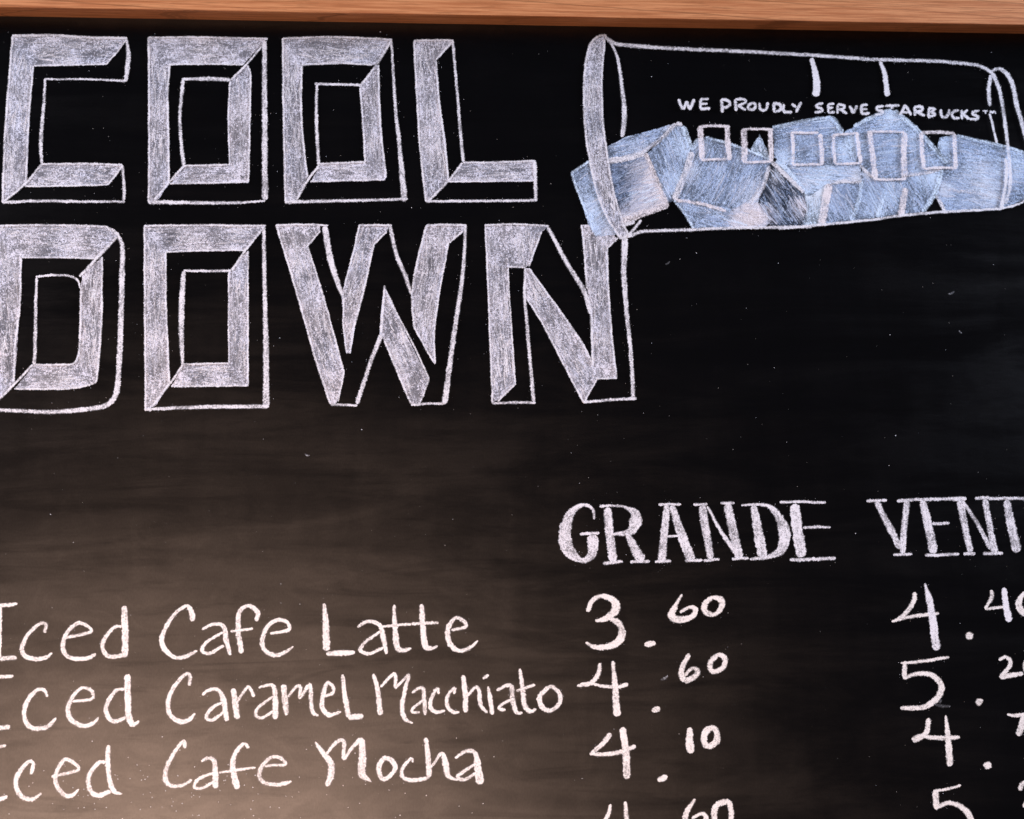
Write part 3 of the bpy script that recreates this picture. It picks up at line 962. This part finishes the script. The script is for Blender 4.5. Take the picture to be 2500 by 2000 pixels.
price([
('M', 'S20/18/14 862,1528 950,1516 1050,1488\nS44/44 872,1525 878,1648\nS28/30/36/44/44/36/30 868,1650 960,1612 1050,1636 1110,1700 1128,1790 1060,1860 900,1880'),
('M', 'S32/30/28/30/30 1465,1522 1482,1480 1525,1462 1560,1500 1490,1640')])

# ------------------------------------------------------------------ dust, flecks and half-erased smears
d = Chalk(0.00015)
rnd = random.Random(5)
for i in range(700):
    x, y = rnd.uniform(-150, 2700), rnd.uniform(70, 2300)
    r = rnd.choice((0.45, 0.5, 0.6, 0.7, 1.0)) * rnd.uniform(0.7, 1.2)
    a0 = rnd.uniform(0, 6.28)
    st = rnd.uniform(0.6, 1.5)
    tn = rnd.choice((TINT['g'], (0.25, 0.24, 0.23), (0.25, 0.24, 0.23), (0.12, 0.12, 0.12), (0.08, 0.08, 0.08), (0.08, 0.08, 0.08)))
    ids = [d.vert(x + math.cos(a0 + k * math.tau / 5) * r * st, y + math.sin(a0 + k * math.tau / 5) * r, rnd.random() * 90, 0, 1.1, tn) for k in range(5)]
    d.f.append(tuple(ids))
for i in range(2600):                                     # crumbs beside the strokes
    x, y, w = rnd.choice(NEAR)
    a0 = rnd.uniform(0, 6.28); rr = w * 0.5 + abs(rnd.gauss(0, 9))
    x += math.cos(a0) * rr; y += math.sin(a0) * rr
    r = rnd.uniform(0.3, 0.75)
    tn = rnd.choice((TINT['g'], (0.3, 0.3, 0.31), (0.2, 0.2, 0.21)))
    d.f.append(tuple(d.vert(x + math.cos(a0 + k * math.tau / 5) * r, y + math.sin(a0 + k * math.tau / 5) * r, 0, 0, 1.1, tn) for k in range(5)))
for i in range(170):                                      # dust flecks low on the board, coloured bright as sparkles in the glare
    x, y = rnd.gauss(480, 300), rnd.gauss(1960, 70)
    r = rnd.uniform(0.6, 1.3); a0 = rnd.uniform(0, 6)
    d.f.append(tuple(d.vert(x + math.cos(a0 + k * math.tau / 5) * r, y + math.sin(a0 + k * math.tau / 5) * r, 0, 0, 1.1, TINT['w']) for k in range(5)))
dust = d.build('chalk_dust', board)
dust['kind'] = 'stuff'
for x, y, L, w, a, cv in ((1622, 1655, 10, 8, -.5, .40), (2300, 1722, 20, 9, .1, .36), (2293, 1708, 9, 14, 1.3, .36), (2322, 715, 8, 5, -.4, .42), (2345, 1000 - 190, 5, 4, .8, .42), (750, 1110, 6, 3, .4, .5), (1630, 642, 6, 4, -.5, .45)):
    sm = Chalk(0.00012)
    sm.stroke([(x - L * math.cos(a), y - L * math.sin(a)), (x, y + 2), (x + L * math.cos(a), y + L * math.sin(a))], [w * .6, w, w * .5], cv * 0.6, 'g')
    sm.build('erased_smear', board)

# ------------------------------------------------------------------ what the written parts say
said = {'heading_word': ['shaded block letters reading COOL', 'shaded block letters reading DOWN'], 'column_heading': ['serif capitals reading GRANDE', 'serif capitals reading VENT'],
        'cup_drawing': ['chalk drawing of a tipped cup with blue ice cubes'], 'slogan': ['small white capitals written across the cup'],
        'drink_word': ['Iced, first line', 'Cafe, first line', 'Latte', 'Iced, second line', 'Caramel', 'Macchiato', 'Iced, third line', 'Cafe, third line', 'Mocha'],
        'price': ['price 3.60', 'price 4.40', 'price 4.60', 'price 5.2, cut at the edge', 'price 4.10', 'price 4.7, cut at the edge', 'price 4 60 at the lower edge', 'price starting with 5 at the lower edge']}
for key, labels in said.items():
    for o, l in zip([o for o in board.children if o.name.split('.')[0] == key], labels):
        o['label'] = ('white chalk handwriting, ' + l) if key in ('drink_word', 'price') else l
